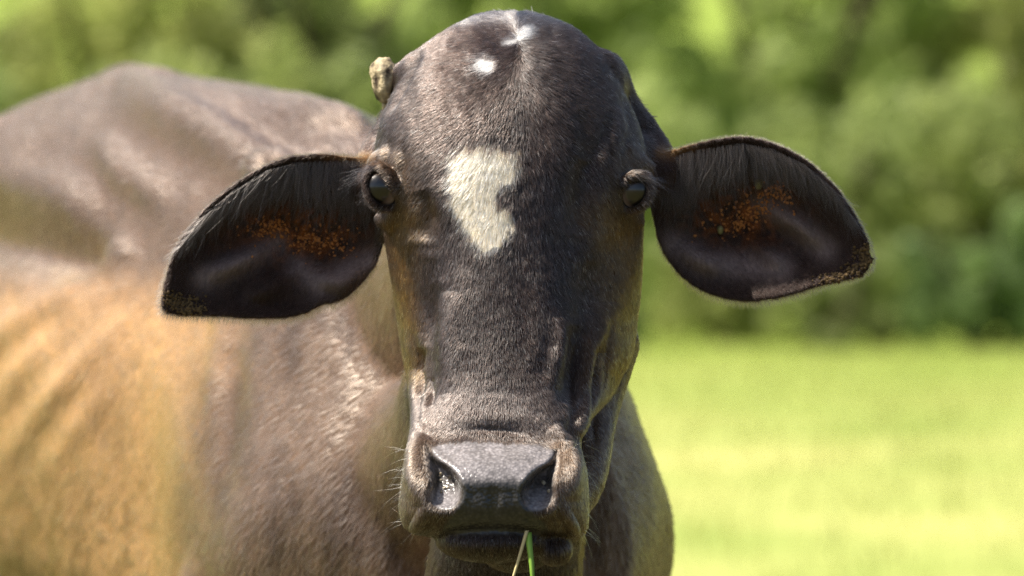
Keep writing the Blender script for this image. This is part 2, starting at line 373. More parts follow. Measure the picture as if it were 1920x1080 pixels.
# keep only the biggest connected skin (voxel fusing leaves inner shells only where clay encloses air)
def laplace(me, co, w, it):
    e = np.empty(len(me.edges) * 2, int); me.edges.foreach_get('vertices', e); e = e.reshape(-1, 2); n = len(co)
    deg = np.bincount(e.ravel(), minlength=n)[:, None]
    for _ in range(it):
        s = np.stack([np.bincount(e[:, 0], co[e[:, 1], k], n) + np.bincount(e[:, 1], co[e[:, 0], k], n) for k in range(3)], 1)
        co = co + w[:, None] * (s / np.maximum(deg, 1) - co)
    return co
px, py = toP(co); far = smooth01(.16, .3, co[:, 1])
co = laplace(body_me, co, .5 * np.ones(len(co)), 3)
co = laplace(body_me, co, .6 * far, 14)
set_co(body_me, co)
# one finer level on the face and inner ears
import bmesh
bm = bmesh.new(); bm.from_mesh(body_me); bm.faces.ensure_lookup_table()
fc = np.array([f.calc_center_median()[:] for f in bm.faces]); fn = np.array([f.normal[:] for f in bm.faces])
fx, fy = toP(fc)
pick = (fc[:, 1] < .12) & (fn[:, 1] < .25) & (fx > 690) & (fx < 1225) & (fy > 10)
ed = set()
for i in np.nonzero(pick)[0]: ed.update(bm.faces[i].edges)
bmesh.ops.subdivide_edges(bm, edges=list(ed), cuts=1, use_grid_fill=True, smooth=0)
bm.to_mesh(body_me); bm.free(); body_me.update()
co = get_co(body_me); px, py = toP(co)
co = laplace(body_me, co, .5 * (co[:, 1] < .14), 2)
lid = np.zeros(len(co))
for e in EYES: lid = np.maximum(lid, smooth01(e['r'] + .010, e['r'] + .004, np.linalg.norm(co - W(*e['c'], e['y']), axis=1)))
soft = np.clip(sum(blob(px, py, *q) for q in ((738, 298, 60, 30), (1185, 305, 60, 30), (745, 408, 50, 28), (1170, 412, 50, 28), (790, 120, 60, 70), (1140, 120, 60, 70), (1110, 800, 60, 90))), 0, 1) * (co[:, 1] < .2)
co = laplace(body_me, co, .75 * soft * (1 - lid), 40); set_co(body_me, co)
no = get_no(body_me); px, py = toP(co)
EAR = (((px < 706) | (px > 1222)) & (co[:, 1] < .2)).astype(float)
HEAD = ((co[:, 1] < .19) & (EAR < .5)).astype(float)
FRONT = np.clip(-no[:, 1] * 2.2 + .25, 0, 1)
FACE = HEAD * FRONT

# ------------------------------------------------------------------ sculpting the fused skin
d = np.zeros(len(co))
def S(p, a, sg, tp=True):
    global d
    d += 1.4 * a * stroke(px, py, p, sg, tp) * FACE
S([(848, 540), (838, 640), (842, 740)], .0045, 24); S([(815, 520), (800, 620), (812, 720)], -.004, 20)
S([(1046, 590), (1050, 650), (1036, 730)], .006, 17); S([(1080, 600), (1078, 680), (1066, 760)], -.009, 20)
S([(1105, 700), (1100, 770), (1085, 840)], .004, 12); S([(1118, 690), (1090, 760), (1068, 800)], -.004, 8)
S([(786, 640), (777, 690), (790, 740)], -.006, 11); S([(806, 700), (808, 760)], -.004, 7); S([(1130, 560), (1125, 660)], .004, 26)
S([(788, 350), (802, 405), (795, 450)], -.0055, 20); S([(745, 430), (765, 450), (800, 440)], .0015, 18)
S([(1100, 290), (1090, 360), (1078, 440)], -.0085, 28); S([(1085, 480), (1120, 440), (1160, 428)], .002, 20)
S([(1082, 200), (1098, 260), (1102, 320)], -.003, 15); S([(1140, 215), (1122, 270), (1105, 320)], -.0025, 11); S([(1160, 170), (1178, 220), (1192, 270)], -.002, 9)
S([(800, 90), (762, 150), (728, 215)], -.004, 7)
S([(870, 808), (905, 803), (950, 806), (985, 812)], -.0013, 6); S([(830, 792), (900, 782), (960, 784), (1030, 796)], .0010, 13); S([(900, 738), (945, 732), (990, 740)], -.0005, 9)
S([(1030, 800), (1052, 825), (1062, 850)], .005, 12); S([(1056, 790), (1082, 820), (1090, 870)], -.004, 8)
S([(800, 812), (785, 850), (780, 900), (790, 950)], .007, 17); S([(1062, 830), (1072, 880), (1068, 940)], .007, 17)
S([(880, 866), (925, 870), (975, 868)], .0022, 34, False); S([(775, 970), (800, 985)], .004, 22); S([(1060, 985), (1080, 975)], .005, 24); S([(925, 905), (925, 990)], -.0025, 9)
S([(800, 470), (792, 560), (800, 650)], -.004, 28); S([(1105, 480), (1108, 560), (1098, 640)], -.005, 32); S([(880, 500), (870, 600), (875, 700)], .002, 26); S([(1010, 500), (1015, 600), (1005, 700)], .002, 26)
S([(1098, 610), (1088, 700), (1072, 785)], -.0045, 8); S([(1124, 640), (1116, 720), (1100, 795)], -.003, 6); S([(1142, 590), (1140, 690)], -.002, 8); S([(770, 610), (778, 700), (788, 765)], -.003, 7); S([(1110, 640), (1102, 740)], .002, 6)
for i in range(40):      # loose skin: fine creases on the sides of the muzzle and brows
    cx, cy = random.choice([(790, 770), (1090, 760), (1150, 250), (740, 260), (800, 600), (1110, 600)]); x0, y0 = cx + random.uniform(-30, 30), cy + random.uniform(-50, 50)
    S([(x0, y0), (x0 + random.uniform(-8, 8), y0 + 35), (x0 + random.uniform(-14, 14), y0 + 75)], random.uniform(-.0016, .0012), random.uniform(4, 9))
d += FACE * .0012 * (fbm(px / 45, py / 60) - .5) * 2 * (py < 830)
co = co + no * d[:, None]
co = laplace(body_me, co, .7 * np.clip(soft * (py < 470), 0, 1) * (1 - lid), 14)
co = laplace(body_me, co, .7 * np.clip(blob(px, py, 925, 902, 130, 34) * (co[:, 1] < -.05), 0, 1), 30)
# nose leather shelf and nostrils
NLEATH = [(812, 836), (860, 829), (930, 832), (1000, 833), (1036, 842), (1040, 862), (1008, 884), (985, 915), (990, 955), (1020, 975), (1030, 1003), (925, 1003), (830, 1003), (836, 975), (858, 955), (866, 915), (850, 884), (810, 860)]
NOSL = [(803, 836), (812, 860), (848, 884), (866, 912), (864, 940), (848, 957), (818, 956), (803, 936), (812, 905), (802, 872)]
NOSR = [(1043, 843), (1037, 868), (1004, 886), (979, 915), (979, 944), (996, 962), (1026, 955), (1040, 930), (1036, 905), (1046, 876)]
def chaikin(p, it=2):
    p = np.asarray(p, float)
    for _ in range(it): q = np.roll(p, -1, 0); p = np.stack([.75 * p + .25 * q, .25 * p + .75 * q], 1).reshape(-1, 2)
    return p
NLEATH, NOSL, NOSR = chaikin(NLEATH), chaikin(NOSL), chaikin(NOSR)
muz = FACE * (py > 800) * (co[:, 1] < -.02)
lsd = polysd(px, py, NLEATH) + 9 * (fbm(px / 12, py / 12, 2.2, 3) - .5)
co[:, 1] += muz * (-.0020) * smooth01(9, -16, lsd) * smooth01(930, 900, py)
for poly in (NOSL, NOSR):
    sdn = polysd(px, py, poly); dep = smooth01(6, -14, sdn)
    prof_ = np.interp(py, [830, 850, 880, 900, 925, 950, 960], [.006, .014, .030, .036, .022, .006, 0])
    co[:, 1] += muz * dep * prof_
    co[:, 2] += muz * dep * .004 * np.interp(py, [830, 890, 920], [0, 1, 0])
    co = co + no * (muz * .0012 * np.exp(-((sdn - 8) / 7) ** 2))[:, None]
# body relief in the lee of the head: ribs, flank hollow, shoulder fold
BODYM = smooth01(.5, .8, co[:, 1]) * np.clip(-no[:, 1] * 2 + .6, 0, 1)
rib = 0
for i in range(7):
    ox, oy = i * 52 + (0, 9, -7, 12, -4, 10, -9)[i], i * 62 + (0, -10, 8, -6, 12, -9, 5)[i]
    rib = rib + stroke(px, py, [(330 + ox * .75, 470 + oy * .35), (170 + ox * .9, 580 + oy * .6), (40 + ox, 690 + oy), (-60 + ox, 830 + oy)], 24, False) * smooth01(400, 240, px + .2 * (py - 600)) * smooth01(440, 560, py) * smooth01(950, 720, py) * (.6, 1, .8, 1.1, .7, .9, .6)[i]
co = co + no * (BODYM * smooth01(1.0, 1.2, co[:, 1]) * .009 * rib)[:, None]
co = co + no * (BODYM * (-.030 * stroke(px, py, [(-60, 430), (40, 450), (150, 480)], 48) + .016 * stroke(px, py, [(-80, 310), (40, 345), (140, 375)], 46) + .012 * stroke(px, py, [(230, 470), (120, 560), (-20, 640)], 26) - .018 * stroke(px, py, [(446, 640), (425, 900), (395, 1250)], 30, True)))[:, None]
co = co + no * (BODYM * (.026 * stroke(px, py, [(215, 155), (340, 225), (560, 350)], 44, True) + .016 * stroke(px, py, [(170, 260), (240, 330), (330, 380)], 34, True) - .012 * stroke(px, py, [(420, 200), (520, 250), (600, 290)], 34, True)))[:, None]
co = co + no * (smooth01(.3, .5, co[:, 1]) * .006 * (fbm(px / 60, py / 160, co[:, 1] * 3) - .5))[:, None]
set_co(body_me, co); no = get_no(body_me)
body_me.polygons.foreach_set('use_smooth', [True] * len(body_me.polygons))

# ------------------------------------------------------------------ coat colours
PATCH = [(842, 292), (868, 277), (905, 273), (940, 281), (970, 291), (972, 315), (966, 338), (942, 350), (930, 366), (936, 384), (957, 400), (964, 420), (955, 440), (940, 462), (915, 474), (897, 470), (882, 450), (868, 425), (850, 395), (841, 360), (840, 320)]
def mixc(c, new, w): return c + (np.asarray(new) - c) * np.clip(w, 0, 1)[:, None]
def coat(px, py, Y, ear, jit=0.0):
    n = len(px); nz = fbm(px / 40, py / 40, Y * 8); n2 = fbm(px / 9, py / 9, Y * 20, 3)
    c = np.tile(np.array([.028, .018, .0145]), (n, 1))
    hd = (Y < .3) & (ear < .5)
    gold = stroke(px, py, [(745, 420), (752, 520), (768, 640), (778, 720)], 26) + .9 * stroke(px, py, [(1180, 430), (1170, 560), (1150, 660), (1120, 780), (1120, 1000)], 46) + .8 * blob(px, py, 775, 410, 34, 40) + .8 * blob(px, py, 1130, 410, 46, 50)
    c = mixc(c, (.13, .070, .020), hd * gold * (.5 + 1.1 * (nz - .35)))
    tan = blob(px, py, 735, 300, 42, 28) + blob(px, py, 1190, 305, 46, 26) + .8 * blob(px, py, 760, 360, 22, 40) + .6 * blob(px, py, 1145, 380, 26, 30)
    c = mixc(c, (.10, .058, .030), hd * tan * (.3 + nz * .6))
    c = mixc(c, (.018, .013, .011), hd * (blob(px, py, 714, 352, 34, 40) + blob(px, py, 1190, 360, 38, 42)) * .9)
    muzz = hd * smooth01(740, 830, py) * (1 - smooth01(40, 110, np.abs(px - 925)) * 0) * smooth01(1010, 960, py)
    c = mixc(c, (.125, .085, .058), muzz * (.25 + .65 * smooth01(70, 150, np.abs(px - 925))) * (.6 + .6 * nz))
    c = mixc(c, (.075, .055, .048), hd * (smooth01(700, 740, py) * smooth01(840, 800, py)) * .6)
    # white marks
    c = mixc(c, (.90, .77, .56), hd * smooth01(5, -7, polysd(px, py, PATCH) + 26 * (n2 - .5) + jit))
    c = mixc(c, (.85, .82, .78), hd * smooth01(.35, .7, blob(px, py, 912, 122, 24, 20) + .5 * (n2 - .5) - .035 * jit))
    wh = .45 * stroke(px, py, [(880, 40), (930, 30), (975, 46)], 12) + blob(px, py, 985, 60, 13, 11) + .8 * stroke(px, py, [(985, 60), (968, 76), (955, 80)], 8)
    c = mixc(c, (.72, .69, .66), hd * smooth01(.3, 1.1, wh * (.35 + 1.2 * n2) - .04 * jit * (wh > .15)) * .85)
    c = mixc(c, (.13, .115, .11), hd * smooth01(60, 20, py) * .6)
    # ears
    c = mixc(c, np.array([.040, .025, .020]), ear)
    c = mixc(c, (.26, .085, .018), ear * (blob(px, py, 560, 440, 100, 46) + blob(px, py, 1390, 405, 85, 46)) * smooth01(.30, .72, n2))
    c = mixc(c, (.23, .175, .165), ear * (stroke(px, py, [(520, 455), (450, 490), (385, 520)], 22) + stroke(px, py, [(560, 500), (600, 530), (690, 490)], 24) + stroke(px, py, [(1430, 385), (1490, 420), (1545, 465)], 22) + stroke(px, py, [(1265, 455), (1320, 490), (1460, 500)], 26)) * .8)
    c = mixc(c, (.16, .085, .035), ear * (blob(px, py, 670, 295, 60, 10) + blob(px, py, 1265, 285, 60, 12)))
    # neck, shoulder, flank
    b = smooth01(.16, .35, Y)
    nb = fbm(px / 70, py / 190, Y * 2, 4); nf = fbm(px / 14, py / 22, Y * 4, 3)
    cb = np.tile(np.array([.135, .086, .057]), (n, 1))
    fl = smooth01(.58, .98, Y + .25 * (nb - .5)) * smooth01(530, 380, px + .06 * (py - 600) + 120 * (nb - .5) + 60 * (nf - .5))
    cb = mixc(cb, (.47, .265, .115), fl * smooth01(470, 620, py + 80 * (nb - .5)))  # gold kept off the flank hollow: its shade is painted in as brown coat
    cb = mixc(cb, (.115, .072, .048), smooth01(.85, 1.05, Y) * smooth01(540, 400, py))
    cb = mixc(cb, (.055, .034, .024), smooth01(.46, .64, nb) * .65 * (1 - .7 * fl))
    cb = mixc(cb, (.16, .09, .03), fl * smooth01(830, 1000, py + 160 * (nf - .5)) * smooth01(.45, .62, nf) * .7)
    cb = cb * (.75 + .5 * nf)[:, None]
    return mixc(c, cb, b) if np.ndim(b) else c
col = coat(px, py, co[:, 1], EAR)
wet = muz * np.maximum(smooth01(7, -7, lsd), np.maximum(smooth01(2, -4, polysd(px, py, NOSL)), smooth01(2, -4, polysd(px, py, NOSR))))
leather = np.array([.045, .040, .034])
col = mixc(col, leather, wet)
col = mixc(col, (.27, .245, .245), wet * smooth01(916, 890, py) * (.45 + .7 * fbm(px / 18, py / 18)))  # sky reflection painted in: paler leather on the upper nose pad
col = mixc(col, (.22, .20, .20), muz * np.maximum(smooth01(2, -6, polysd(px, py, NOSL)), .8 * smooth01(2, -6, polysd(px, py, NOSR))) * smooth01(905, 930, py))  # sky glint on the wet nostril floors painted in as pale colour
wet2 = np.zeros(len(co))
for e, u, l in zip(EYES, UPPER, LOWER):
    de = np.linalg.norm(co - W(*e['c'], e['y']), axis=1); w_ = smooth01(e['r'] + .0035, e['r'] + .0015, de) * HEAD
    col = mixc(col, (.016, .012, .011), w_); wet2 = np.maximum(wet2, w_ * .6)
chin = HEAD * (py > 998) * (co[:, 1] < -.04) * (px < 1010) * smooth01(1052, 1040, py)
wet = np.maximum(np.maximum(wet, wet2), .15 * chin)
def set_attr(me, name, arr, dom='POINT'):
    if arr.ndim == 2:
        a = me.attributes.new(name, 'FLOAT_COLOR', dom); a.data.foreach_set('color', np.ascontiguousarray(np.c_[arr, np.ones(len(arr))]).ravel().astype(np.float32))
    else:
        a = me.attributes.new(name, 'FLOAT', dom); a.data.foreach_set('value', np.ascontiguousarray(arr).astype(np.float32))
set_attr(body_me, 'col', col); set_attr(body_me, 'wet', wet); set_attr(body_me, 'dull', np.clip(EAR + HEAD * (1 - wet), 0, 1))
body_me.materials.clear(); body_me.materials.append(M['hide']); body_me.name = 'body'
cow = bpy.data.objects.new('cow', None); C.objects.link(cow); cow.location = (0, 0, 0); cow.empty_display_size = .2
tag(cow, 'dark brown cow facing forward with drooping ears and a cream forehead patch', 'cow')
bodyo = bpy.data.objects.new('body', body_me); C.objects.link(bodyo); bodyo.parent = cow
print('cow verts', len(co))

# ------------------------------------------------------------------ eyes
def uv_sphere(c, r, n=32, m=20, sq=(1, 1, 1), axis_rot=None):
    v, f = [], []
    for i in range(m + 1):
        b = math.pi * i / m
        for j in range(n):
            a = 2 * math.pi * j / n; v.append((math.sin(b)*math.cos(a)*r*sq[0], math.sin(b)*math.sin(a)*r*sq[1], math.cos(b)*r*sq[2]))
    for i in range(m):
        for j in range(n):
            k = (j + 1) % n; f.append((i*n+j, (i+1)*n+j, (i+1)*n+k, i*n+k))
    v = np.array(v)
    if axis_rot is not None: v = v @ np.array(axis_rot).T
    return v + np.asarray(c), f
m, nt, b = mat_new('eyeball'); b.inputs['Roughness'].default_value = .35
geo = nd(nt, 'ShaderNodeAttribute', attribute_name='ring'); cr = nd(nt, 'ShaderNodeValToRGB'); E = cr.color_ramp.elements
E[0].position = 0; E[0].color = (.004, .004, .003, 1); E[1].position = .40; E[1].color = (.012, .009, .004, 1)
for p, c_ in ((.62, (.016, .009, .005)), (.70, (.010, .007, .005)), (.80, (.10, .065, .05)), (1.0, (.30, .22, .19))):
    e_ = cr.color_ramp.elements.new(p); e_.color = (*c_, 1)
nt.links.new(geo.outputs['Fac'], cr.inputs[0]); nt.links.new(cr.outputs[0], b.inputs['Base Color'])
b.inputs['Coat Weight'].default_value = 1; b.inputs['Coat Roughness'].default_value = .02; b.inputs['Coat IOR'].default_value = 1.55; b.inputs['Specular IOR Level'].default_value = .3
M['eye'] = m
for k, e in enumerate(EYES):
    c = W(*e['c'], e['y']); sgn = -1 if k == 0 else 1
    look = np.array([sgn * .55, -.83, -.02]); look /= np.linalg.norm(look)
    v, f = uv_sphere((0, 0, 0), e['r'], 48, 32); u_ = v / e['r']; dt = u_ @ look
    bulge = np.where(dt > .72, (dt - .72) * .25, 0); v = v * (1 + bulge)[:, None] + c
    o = new_mesh('eye', v, f, M['eye'], cow); set_attr(o.data, 'ring', np.arccos(np.clip(dt, -1, 1)) / 1.3)
    e['look'] = look; e['obj'] = o

# ------------------------------------------------------------------ sawn horn stub
hc = W(724, 152, .160)
v, f = uv_sphere((0, 0, 0), 1, 40, 28)
r_ = 1 + .2 * (fbm(v[:, 0] * 2.2 + 5, v[:, 1] * 2.2 + 3, v[:, 2] * 2.2 + 9, 4) - .5) * 2
v = v * r_[:, None] * np.array([.0155, .02, .024]); v[:, 2] += -.35 * v[:, 0] * 0; v[:, 0] += -.12 * v[:, 2]
horn = new_mesh('horn', v + hc, f, M['horn'], cow)
v, f = uv_sphere((0, 0, 0), 1, 20, 14); v = v * (1 + .3 * (fbm(v[:, 0]*3, v[:, 1]*3, v[:, 2]*3) - .5))[:, None] * np.array([.007, .009, .016]) + W(728, 190, .165)
new_mesh('horn_splinter', v, f, M['horn'], horn)
horn['label'] = 'knobbly tan sawn-off horn stub'

# ------------------------------------------------------------------ fur
tri = np.empty(len(body_me.loop_triangles) * 3, int) if len(body_me.loop_triangles) else None
if tri is None: body_me.calc_loop_triangles(); tri = np.empty(len(body_me.loop_triangles) * 3, int)
body_me.loop_triangles.foreach_get('vertices', tri); tri = tri.reshape(-1, 3)
area = .5 * np.linalg.norm(np.cross(co[tri[:, 1]] - co[tri[:, 0]], co[tri[:, 2]] - co[tri[:, 0]]), axis=1)
def scatter(mask, per_mm2):
    """random roots on the skin: mask is a vertex weight"""
    w = area * np.clip(mask[tri].mean(1), 0, 1); tot = w.sum(); n = int(tot * 1e6 * per_mm2)
    cs = np.cumsum(w); t = np.searchsorted(cs, rng.random(n) * cs[-1]); t = np.clip(t, 0, len(tri) - 1)
    a, b_ = rng.random(n), rng.random(n); sw = a + b_ > 1; a[sw], b_[sw] = 1 - a[sw], 1 - b_[sw]
    g = tri[t]; bc = np.stack([1 - a - b_, a, b_], 1)[:, :, None]
    P = (co[g] * bc).sum(1); N = (no[g] * bc).sum(1); N /= np.linalg.norm(N, axis=1)[:, None] + 1e-9
    return P, N, (EAR[g] * bc[:, :, 0]).sum(1)
def make_fur(name, P, dirs, N, length, rad, colors, parent, clump=None, bend=.35, lift=.3, npt=4, grav=0.0, kind='stuff', curl=.12, tip=.3, mat='fur'):
    n = len(P); T = dirs - N * (dirs * N).sum(1)[:, None]; T /= np.linalg.norm(T, axis=1)[:, None] + 1e-9
    T = T + rng.normal(0, curl, (n, 3)); side = np.cross(N, T)
    D0 = T * (1 - lift) + N * lift; D0 /= np.linalg.norm(D0, axis=1)[:, None]
    pts = np.empty((n, npt, 3)); pts[:, 0] = P + N * .0003
    rnd = rng.normal(0, bend, n)[:, None]
    for i in range(1, npt):
        s = i / (npt - 1)
        Dn = D0 * (1 - .0 * s) + side * rnd * s * .5 - N * lift * .8 * s + np.array([0, 0, -1]) * grav * s
        pts[:, i] = pts[:, i - 1] + Dn * (length / (npt - 1))[:, None]
    if clump is not None:      # tips of neighbouring hairs lean together
        cnt = np.maximum(np.bincount(clump), 1); cen = np.stack([np.bincount(clump, pts[:, -1, q]) / cnt for q in range(3)], 1)[clump]
        off = cen - pts[:, -1]; off *= np.minimum(1, .0016 / (np.linalg.norm(off, axis=1) + 1e-9))[:, None]; off -= N * np.minimum((off * N).sum(1), 0)[:, None]
        for i in range(1, npt): pts[:, i] += off * (.62 * (i / (npt - 1)) ** 1.4)
    hc_ = bpy.data.hair_curves.new(name); hc_.add_curves([npt] * n)
    hc_.attributes['position'].data.foreach_set('vector', pts.astype(np.float32).ravel())
    ra = hc_.attributes.get('radius') or hc_.attributes.new('radius', 'FLOAT', 'POINT')
    ra.data.foreach_set('value', (rad[:, None] * np.linspace(1, tip, npt)[None]).astype(np.float32).ravel())
    set_attr(hc_, 'col', colors, 'CURVE'); hc_.materials.append(M[mat])
    o = bpy.data.objects.new(name, hc_); C.objects.link(o); o.parent = parent
    if kind: o['kind'] = kind
    return o
def flow(px, py):
    """lie of the coat on the face, in the plane of the face (right, down)"""
    dx, dy = px - 972, py - 72; r = np.hypot(dx, dy) + 1
    fx, fy = dx / r * 1.5, dy / r
    up = py < 72; fy = np.where(up, -np.abs(fy) - .1, fy)
    w = smooth01(330, 520, py)
    fx = fx * (1 - w) + w * (px - 930) / 420; fy = fy * (1 - w) + w * 1.0
    n1, n2 = fbm(px / 34, py / 34, 1.5, 3) - .5, fbm(px / 34, py / 34, 7.5, 3) - .5
    return fx + n1 * .9, fy + n2 * .9
Pm = HEAD * (no[:, 1] < .45) * (1 - np.clip(wet * 1.6, 0, 1)) * (co[:, 1] < .17)
for e in EYES:
    de = np.linalg.norm(co - W(*e['c'], e['y']), axis=1); Pm *= smooth01(e['r'] + .0012, e['r'] + .003, de)
P, N, _ = scatter(Pm, 1.3)
hx, hy = toP(P); fx, fy = flow(hx, hy)
colr = coat(hx, hy, P[:, 1], np.zeros(len(P)), rng.normal(0, 7, len(P)))
gxn = hx + 6 * (fbm(hx / 11, hy / 11, 3.3, 2) - .5); ci = np.floor(gxn / 3.6).astype(int); cj = np.floor((hy + 3.7 * (ci % 3)) / 7.0).astype(int)
ck = np.floor(P[:, 1] / .0035).astype(int) % 1000
_, clump = np.unique((ci * 100000 + cj) * 1000 + ck, return_inverse=True); ctone = rng.normal(0, .34, clump.max() + 1)[clump]
vary = np.exp(rng.normal(-.05, .30, len(P)) + ctone); colr = colr * vary[:, None]
pale = rng.random(len(P)) < .0022 + .05 * blob(hx, hy, 930, 60, 90, 50) + .012 * blob(hx, hy, 860, 150, 70, 60); colr[pale] = np.array([.6, .55, .48])
ln = np.interp(hy, [20, 100, 300, 500, 760, 800, 1000], [.0085, .0078, .007, .006, .005, .004, .004]) * rng.uniform(.7, 1.25, len(P))
ln[pale] *= .6
ptch = polysd(hx, hy, PATCH) < 6; ln[ptch] *= 1.25
fur = make_fur('fur', P, np.stack([fx, np.zeros(len(P)), -fy], 1), N, ln, rng.uniform(.00012, .00022, len(P)), np.clip(colr, 0, .9), bodyo, clump=clump, lift=.14, curl=.07, bend=.2)
print('face hairs', len(P))
# neck and body: coarser hair lying back and down
Pm = ((co[:, 1] > .15) & (co[:, 2] > .42) & (no[:, 1] < .55) & (EAR < .5)).astype(float)
P, N, _ = scatter(Pm, .12)
hx, hy = toP(P); n_ = len(P)
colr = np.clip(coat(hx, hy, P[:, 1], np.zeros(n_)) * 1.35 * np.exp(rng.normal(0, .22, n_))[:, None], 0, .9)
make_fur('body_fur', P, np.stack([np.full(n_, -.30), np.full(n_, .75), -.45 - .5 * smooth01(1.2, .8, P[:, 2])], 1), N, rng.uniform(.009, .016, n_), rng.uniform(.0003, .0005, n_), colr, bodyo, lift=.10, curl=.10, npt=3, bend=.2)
print('body hairs', n_)
# ears: downy skin, long dark inner hair under the top rim, pale fringe round the edge
outE = [resample(np.array(p), 900) for p in (EARL, EARR)]
P, N, _ = scatter(EAR * (co[:, 1] < .19), .7)
hx, hy = toP(P); k = (hx > 960).astype(int); away = np.where(k == 0, -1, 1)
dirs = np.stack([away * .55, np.zeros(len(P)), -.8 + 0 * hx], 1)
colr = np.clip(coat(hx, hy, P[:, 1], np.ones(len(P))) * np.exp(rng.normal(0, .3, len(P)))[:, None], 0, .9)
back = N[:, 1] > .1; colr[back] = np.array([.06, .043, .03]) * np.exp(rng.normal(0, .25, back.sum()))[:, None]
make_fur('ear_down', P, dirs, N, rng.uniform(.003, .006, len(P)), np.full(len(P), .00012), colr, bodyo, lift=.2, mat='ear_fur')
Pf, Df, Lf, Cf, Nf = [], [], [], [], []
for k, o in enumerate(outE):
    cx, cy = EARC[k]; t = np.roll(o, -3, 0) - np.roll(o, 3, 0); nrm = np.stack([t[:, 1], -t[:, 0]], 1); nrm /= np.linalg.norm(nrm, axis=1)[:, None]
    s = np.sign(((o - [cx, cy]) * nrm).sum(1)); nrm *= s[:, None]
    ok = np.abs(o[:, 0] - (720 if k == 0 else 1218)) > 14
    for rep in range(9):
        j = rng.permutation(np.nonzero(ok)[0]); q = o[j] + rng.normal(0, 1.2, (len(j), 2)) - nrm[j] * rng.uniform(0, 5, len(j))[:, None]
        yy_ = ear_y(k, q[:, 0], q[:, 1]) + rng.uniform(.001, .007, len(j))
        Pf.append(W(q[:, 0], q[:, 1], yy_))
        dr = nrm[j] + np.array([(-.5 if k == 0 else .5), .5]) * .7
        Df.append(np.stack([dr[:, 0], rng.normal(.15, .25, len(j)), -dr[:, 1]], 1)); Nf.append(np.stack([nrm[j][:, 0], 0 * yy_, -nrm[j][:, 1]], 1))
        low = smooth01(480, 560, q[:, 1]); Lf.append((.0028 + .0038 * low) * rng.uniform(.5, 1.4, len(j)))
        Cf.append(mixc(np.tile([.13, .09, .055], (len(j), 1)), (.035, .025, .02), (1 - low) * .5 + (.5 * low if k == 0 else 0)) * np.exp(rng.normal(0, .3, len(j)))[:, None])
Pf, Df, Lf, Cf, Nf = map(np.concatenate, (Pf, Df, Lf, Cf, Nf))
make_fur('ear_fringe', Pf, Df, np.tile([0., -1., 0.], (len(Pf), 1)), Lf, np.full(len(Pf), .00008), np.clip(Cf, 0, .9), bodyo, lift=.05, curl=.25, grav=.2)
Pi, Di, Li, Ci = [], [], [], []
for k, (line, wid) in enumerate((([(705, 300), (640, 297), (560, 300), (500, 316), (440, 352), (385, 400), (345, 450)], 26), ([(1240, 296), (1300, 278), (1390, 264), (1450, 276), (1510, 305), (1560, 350), (1600, 410)], 24))):
    n = 5200; t = rng.random(n) ** 1.25 * (len(line) - 1); L_ = np.array(line, float); i = np.clip(t.astype(int), 0, len(L_) - 2); fr = t - i
    q = L_[i] * (1 - fr)[:, None] + L_[i + 1] * fr[:, None]; u = t / (len(line) - 1)
    q[:, 1] += np.abs(rng.normal(0, wid, n)) * (1 - .55 * u) + 3
    cx, cy = EARC[k]; rr_ = np.clip(.98 - (q[:, 1] - (L_[i] * (1 - fr)[:, None] + L_[i + 1] * fr[:, None])[:, 1]) / 170, .3, 1)
    Pi.append(W(q[:, 0], q[:, 1], ear_front(k, q[:, 0], q[:, 1], rr_) - .001)); sg = -1 if k == 0 else 1
    Di.append(np.stack([sg * (.35 + .4 * u) * rng.normal(1, .35, n) * np.where(u < .35, .2, 1), np.full(n, -.25), -np.ones(n)], 1))
    Li.append((.034 * (1 - .72 * u) + .006) * np.exp(rng.normal(-.2, .4, n))); Ci.append(np.tile([.045, .036, .031], (n, 1)) * np.exp(rng.normal(0, .45, n))[:, None])
Pi, Di, Li, Ci = map(np.concatenate, (Pi, Di, Li, Ci))
make_fur('inner_ear_hair', Pi, Di, np.tile([0., -1., 0.], (len(Pi), 1)), Li, np.full(len(Pi), .00017), np.clip(Ci, 0, .9), bodyo, lift=.1, curl=.1, npt=6, bend=.5, mat='fur')
# lashes
for k, e in enumerate(EYES):
    sg = -1 if k == 0 else 1; P_, D_, L_ = [], [], []
    for line, n, dz, lg in ((UPPER[k][3:], 60, -.25 if k else .0, .028), (LOWER[k][3:], 30, -.6, .012)):
        A = np.array(line, float); t = rng.random(n) * (len(A) - 1); i = t.astype(int); q = A[i] * (1 - (t - i))[:, None] + A[np.minimum(i + 1, len(A) - 1)] * (t - i)[:, None]
        q = q + rng.normal(0, 1.6, q.shape); P_.append(on_eye(e, q, .007))
        D_.append(np.stack([sg * np.ones(n) + rng.normal(0, .2, n), rng.normal(-.35, .3, n), dz + rng.normal(0, .4, n)], 1)); L_.append(lg * rng.uniform(.5, 1.15, n))
    P_, D_, L_ = map(np.concatenate, (P_, D_, L_))
    make_fur('eyelashes', P_, D_, np.tile([0., -.6, .8], (len(P_), 1)), L_, np.full(len(P_), .0001), np.tile([.02, .017, .016], (len(P_), 1)) * np.exp(rng.normal(0, .5, len(P_)))[:, None], bodyo, lift=.12, curl=.05, npt=5, grav=.45, bend=.15, mat='ear_fur')
